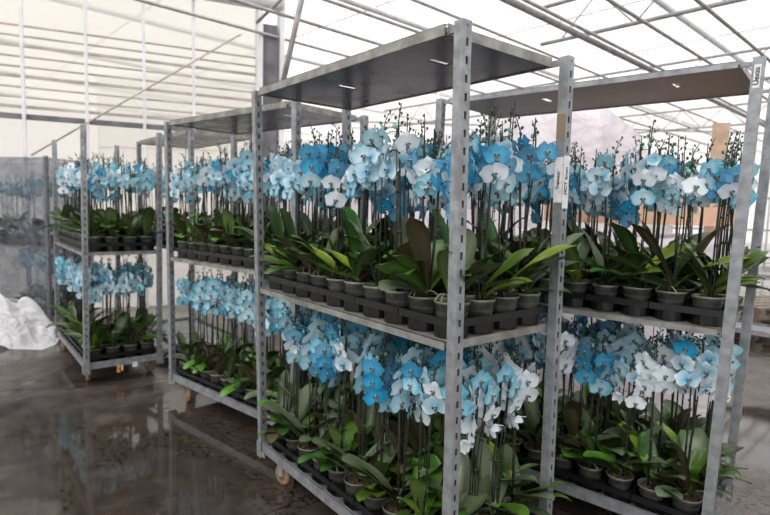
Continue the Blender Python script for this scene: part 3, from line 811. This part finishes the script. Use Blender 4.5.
# ---------------- film-wrapped trolley and heap of white film on the left
wa = 2.9; wx, wy = -3.36, 5.35
r0, T0, p0 = trolley('wrapped_trolley', wx, wy, wa, (0, 0), -.12, .86, False, 'grey plant trolley wrapped in clear stretch film above the heap of white film')
film = MB(M['film'])
def fw(s0, s1, v0, v1):
    n = 24; vs = []; fs = []
    for i in range(n + 1):
        for j in range(13):
            t = i / n; z = .2 + 1.56 * j / 12
            a = s0 + (s1 - s0) * t; b = v0 + (v1 - v0) * t; nx, ny = (0, -1) if v0 == v1 == -.035 else (0, 1) if v0 == v1 else (-1, 0) if s0 < 0.1 else (1, 0)
            w = .012 * math.sin(z * 11 + t * 7) + .006 * math.sin(z * 31 + t * 17)
            q = T0((a - abs(w) * nx * -1, b + abs(w) * ny, z)); vs.append(q)
    for i in range(n):
        for j in range(12): a = i * 13 + j; fs.append((a, a + 13, a + 14, a + 1))
    film.add(vs, fs, 0, True)
fw(-.035, LP + .035, -.035, -.035); fw(-.035, LP + .035, WP + .035, WP + .035); fw(-.035, -.035, -.035, WP + .035); fw(LP + .035, LP + .035, -.035, WP + .035)
vs = [T0((a, b, 1.765)) for a, b in ((-.03, -.03), (LP + .03, -.03), (LP + .03, WP + .03), (-.03, WP + .03))]; film.add(vs, [(0, 1, 2, 3)])
film.obj('stretch_film', r0)
SPEC['W'] = (wx, wy, wa, (0, 0), -.12, .86); TR['W'] = (r0, T0, p0)
NAMES['W'] = ('film-wrapped trolley', 'near post', ('aisle-side row', 'second row', 'third row', 'rear row'))
fill('W', 'upper', 'far_up', [(i, 0) for i in range(0, 5)] + [(0, j) for j in (1, 2, 3)])
fill('W', 'lower', 'far_low', [(0, 0), (1, 0), (2, 0), (0, 1), (0, 2), (0, 3)])

def heap(cx, cy, sx, sy, h, seed, label, nm='film_heap'):
    r = random.Random(seed); n = 46; vs = []; fs = []; ph = [r.uniform(0, 6.3) for _ in range(8)]
    bl = [(r.uniform(-.7, .7), r.uniform(-.7, .7), r.uniform(.15, .4), r.uniform(.2, .55)) for _ in range(26)]
    for i in range(n):
        for j in range(n):
            x, y = i / (n - 1) * 2 - 1, j / (n - 1) * 2 - 1; d = math.hypot(x, y)
            e = max(0, 1 - (d / (1 + .12 * math.sin(5 * math.atan2(y, x) + ph[0]))) ** 2)
            z = sum(math.exp(-((x - a) ** 2 + (y - b) ** 2) / (s * s)) * q for a, b, s, q in bl) * .35
            z += .12 * abs(math.sin(x * 9 + ph[1] + 3 * math.sin(y * 4 + ph[2]))) + .10 * abs(math.sin(y * 12 + ph[3] + 2 * math.sin(x * 5)))
            vs.append((cx + x * sx, cy + y * sy, .004 + h * e ** .6 * min(z, 1.2)))
    for i in range(n - 1):
        for j in range(n - 1): a = i * n + j; fs.append((a, a + n, a + n + 1, a + 1))
    mb = MB(M['fleece']); mb.add(vs, fs, 0, True); o = mb.obj(nm); tag(o, label, 'plastic film'); return o
heap(-3.64, 5.02, .58, .27, .85, 4, 'heap of crumpled white plastic film on the floor below the wrapped trolley')
heap(2.75, 2.95, .34, .1, .05, 9, 'thin strip of white plastic lying on the wet floor beside the trolley', 'film_scrap')

# ---------------- pallet with crates behind, at the far side of the end trolley
def pallet(cx, cy, z, rz, label):
    mb = MB(M['pallet'])
    for i in range(5): mb.box(-.6, .6, -.4 + i * .17, -.4 + i * .17 + .12, .12, .142)
    for y in (-.4, -.05, .3): mb.box(-.6, .6, y, y + .1, 0, .022); [mb.box(x, x + .1, y, y + .1, .022, .12) for x in (-.6, -.05, .5)]
    o = mb.obj('wooden_pallet'); o.location = (cx, cy, z); o.rotation_euler = (0, 0, rz); tag(o, label, 'pallet', 'wooden pallets'); return o
pallet(4.95, 7.0, 0, .3, 'lower grey wooden pallet of the pile past the lettered post')
pallet(4.97, 7.0, .1425, .34, 'upper grey wooden pallet of the pile past the lettered post')

trolley('empty_trolley', 4.35, 5.2, 2.3, (0, 0), 0, .75, False, 'empty galvanised trolley standing far back past the lettered post')
# ------------------------------------------------------------------ light
w = bpy.data.worlds.new('overcast'); sc.world = w; w.use_nodes = True
N = w.node_tree.nodes; L = w.node_tree.links; bg = N['Background']
bg.inputs['Color'].default_value = (1.0, .985, .97, 1); bg.inputs['Strength'].default_value = 1.36
sun = bpy.data.lights.new('sun', 'SUN'); sun.energy = 3.4; sun.angle = math.radians(40); sun.color = (1, .98, .95)
so = link('sun', sun); so.rotation_euler = (math.radians(38), 0, math.radians(-35))

# ------------------------------------------------------------------ camera
cam = bpy.data.cameras.new('camera'); co = link('camera', cam)
f, pitch, roll, ch = 538.9, .0919, .0282, 1.3649
cam.sensor_width = 36; cam.lens = 36 * f / 770; cam.clip_start = .02; cam.clip_end = 200
cp, sp, cr, sr = math.cos(pitch), math.sin(pitch), math.cos(roll), math.sin(roll)
F = Vector((0, cp, -sp)); R0 = Vector((1, 0, 0)); D0 = Vector((0, -sp, -cp))
Rr = R0 * cr - D0 * sr; Dd = R0 * sr + D0 * cr
co.matrix_world = Matrix.Translation((0, 0, ch)) @ Matrix((Rr, -Dd, -F)).transposed().to_4x4()
cam.dof.use_dof = True; cam.dof.focus_distance = 1.75; cam.dof.aperture_fstop = 3.2
sc.camera = co

vs_ = sc.view_settings; vs_.view_transform = 'Standard'; vs_.look = 'None'; vs_.exposure = 0; vs_.gamma = 1; vs_.use_curve_mapping = False
sc.cycles.max_bounces = 8; sc.cycles.transparent_max_bounces = 12; sc.cycles.use_denoising = True
# prototypes that were never placed are removed with their parts
for lst in protos.values():
    for o in lst:
        if o.name not in used:
            for c in list(kids(o, TAB)):
                for g in kids(c, TAB): bpy.data.objects.remove(g)
                bpy.data.objects.remove(c)
            bpy.data.objects.remove(o)
for o in COL.objects:
    if '_c' in o: del o['_c']
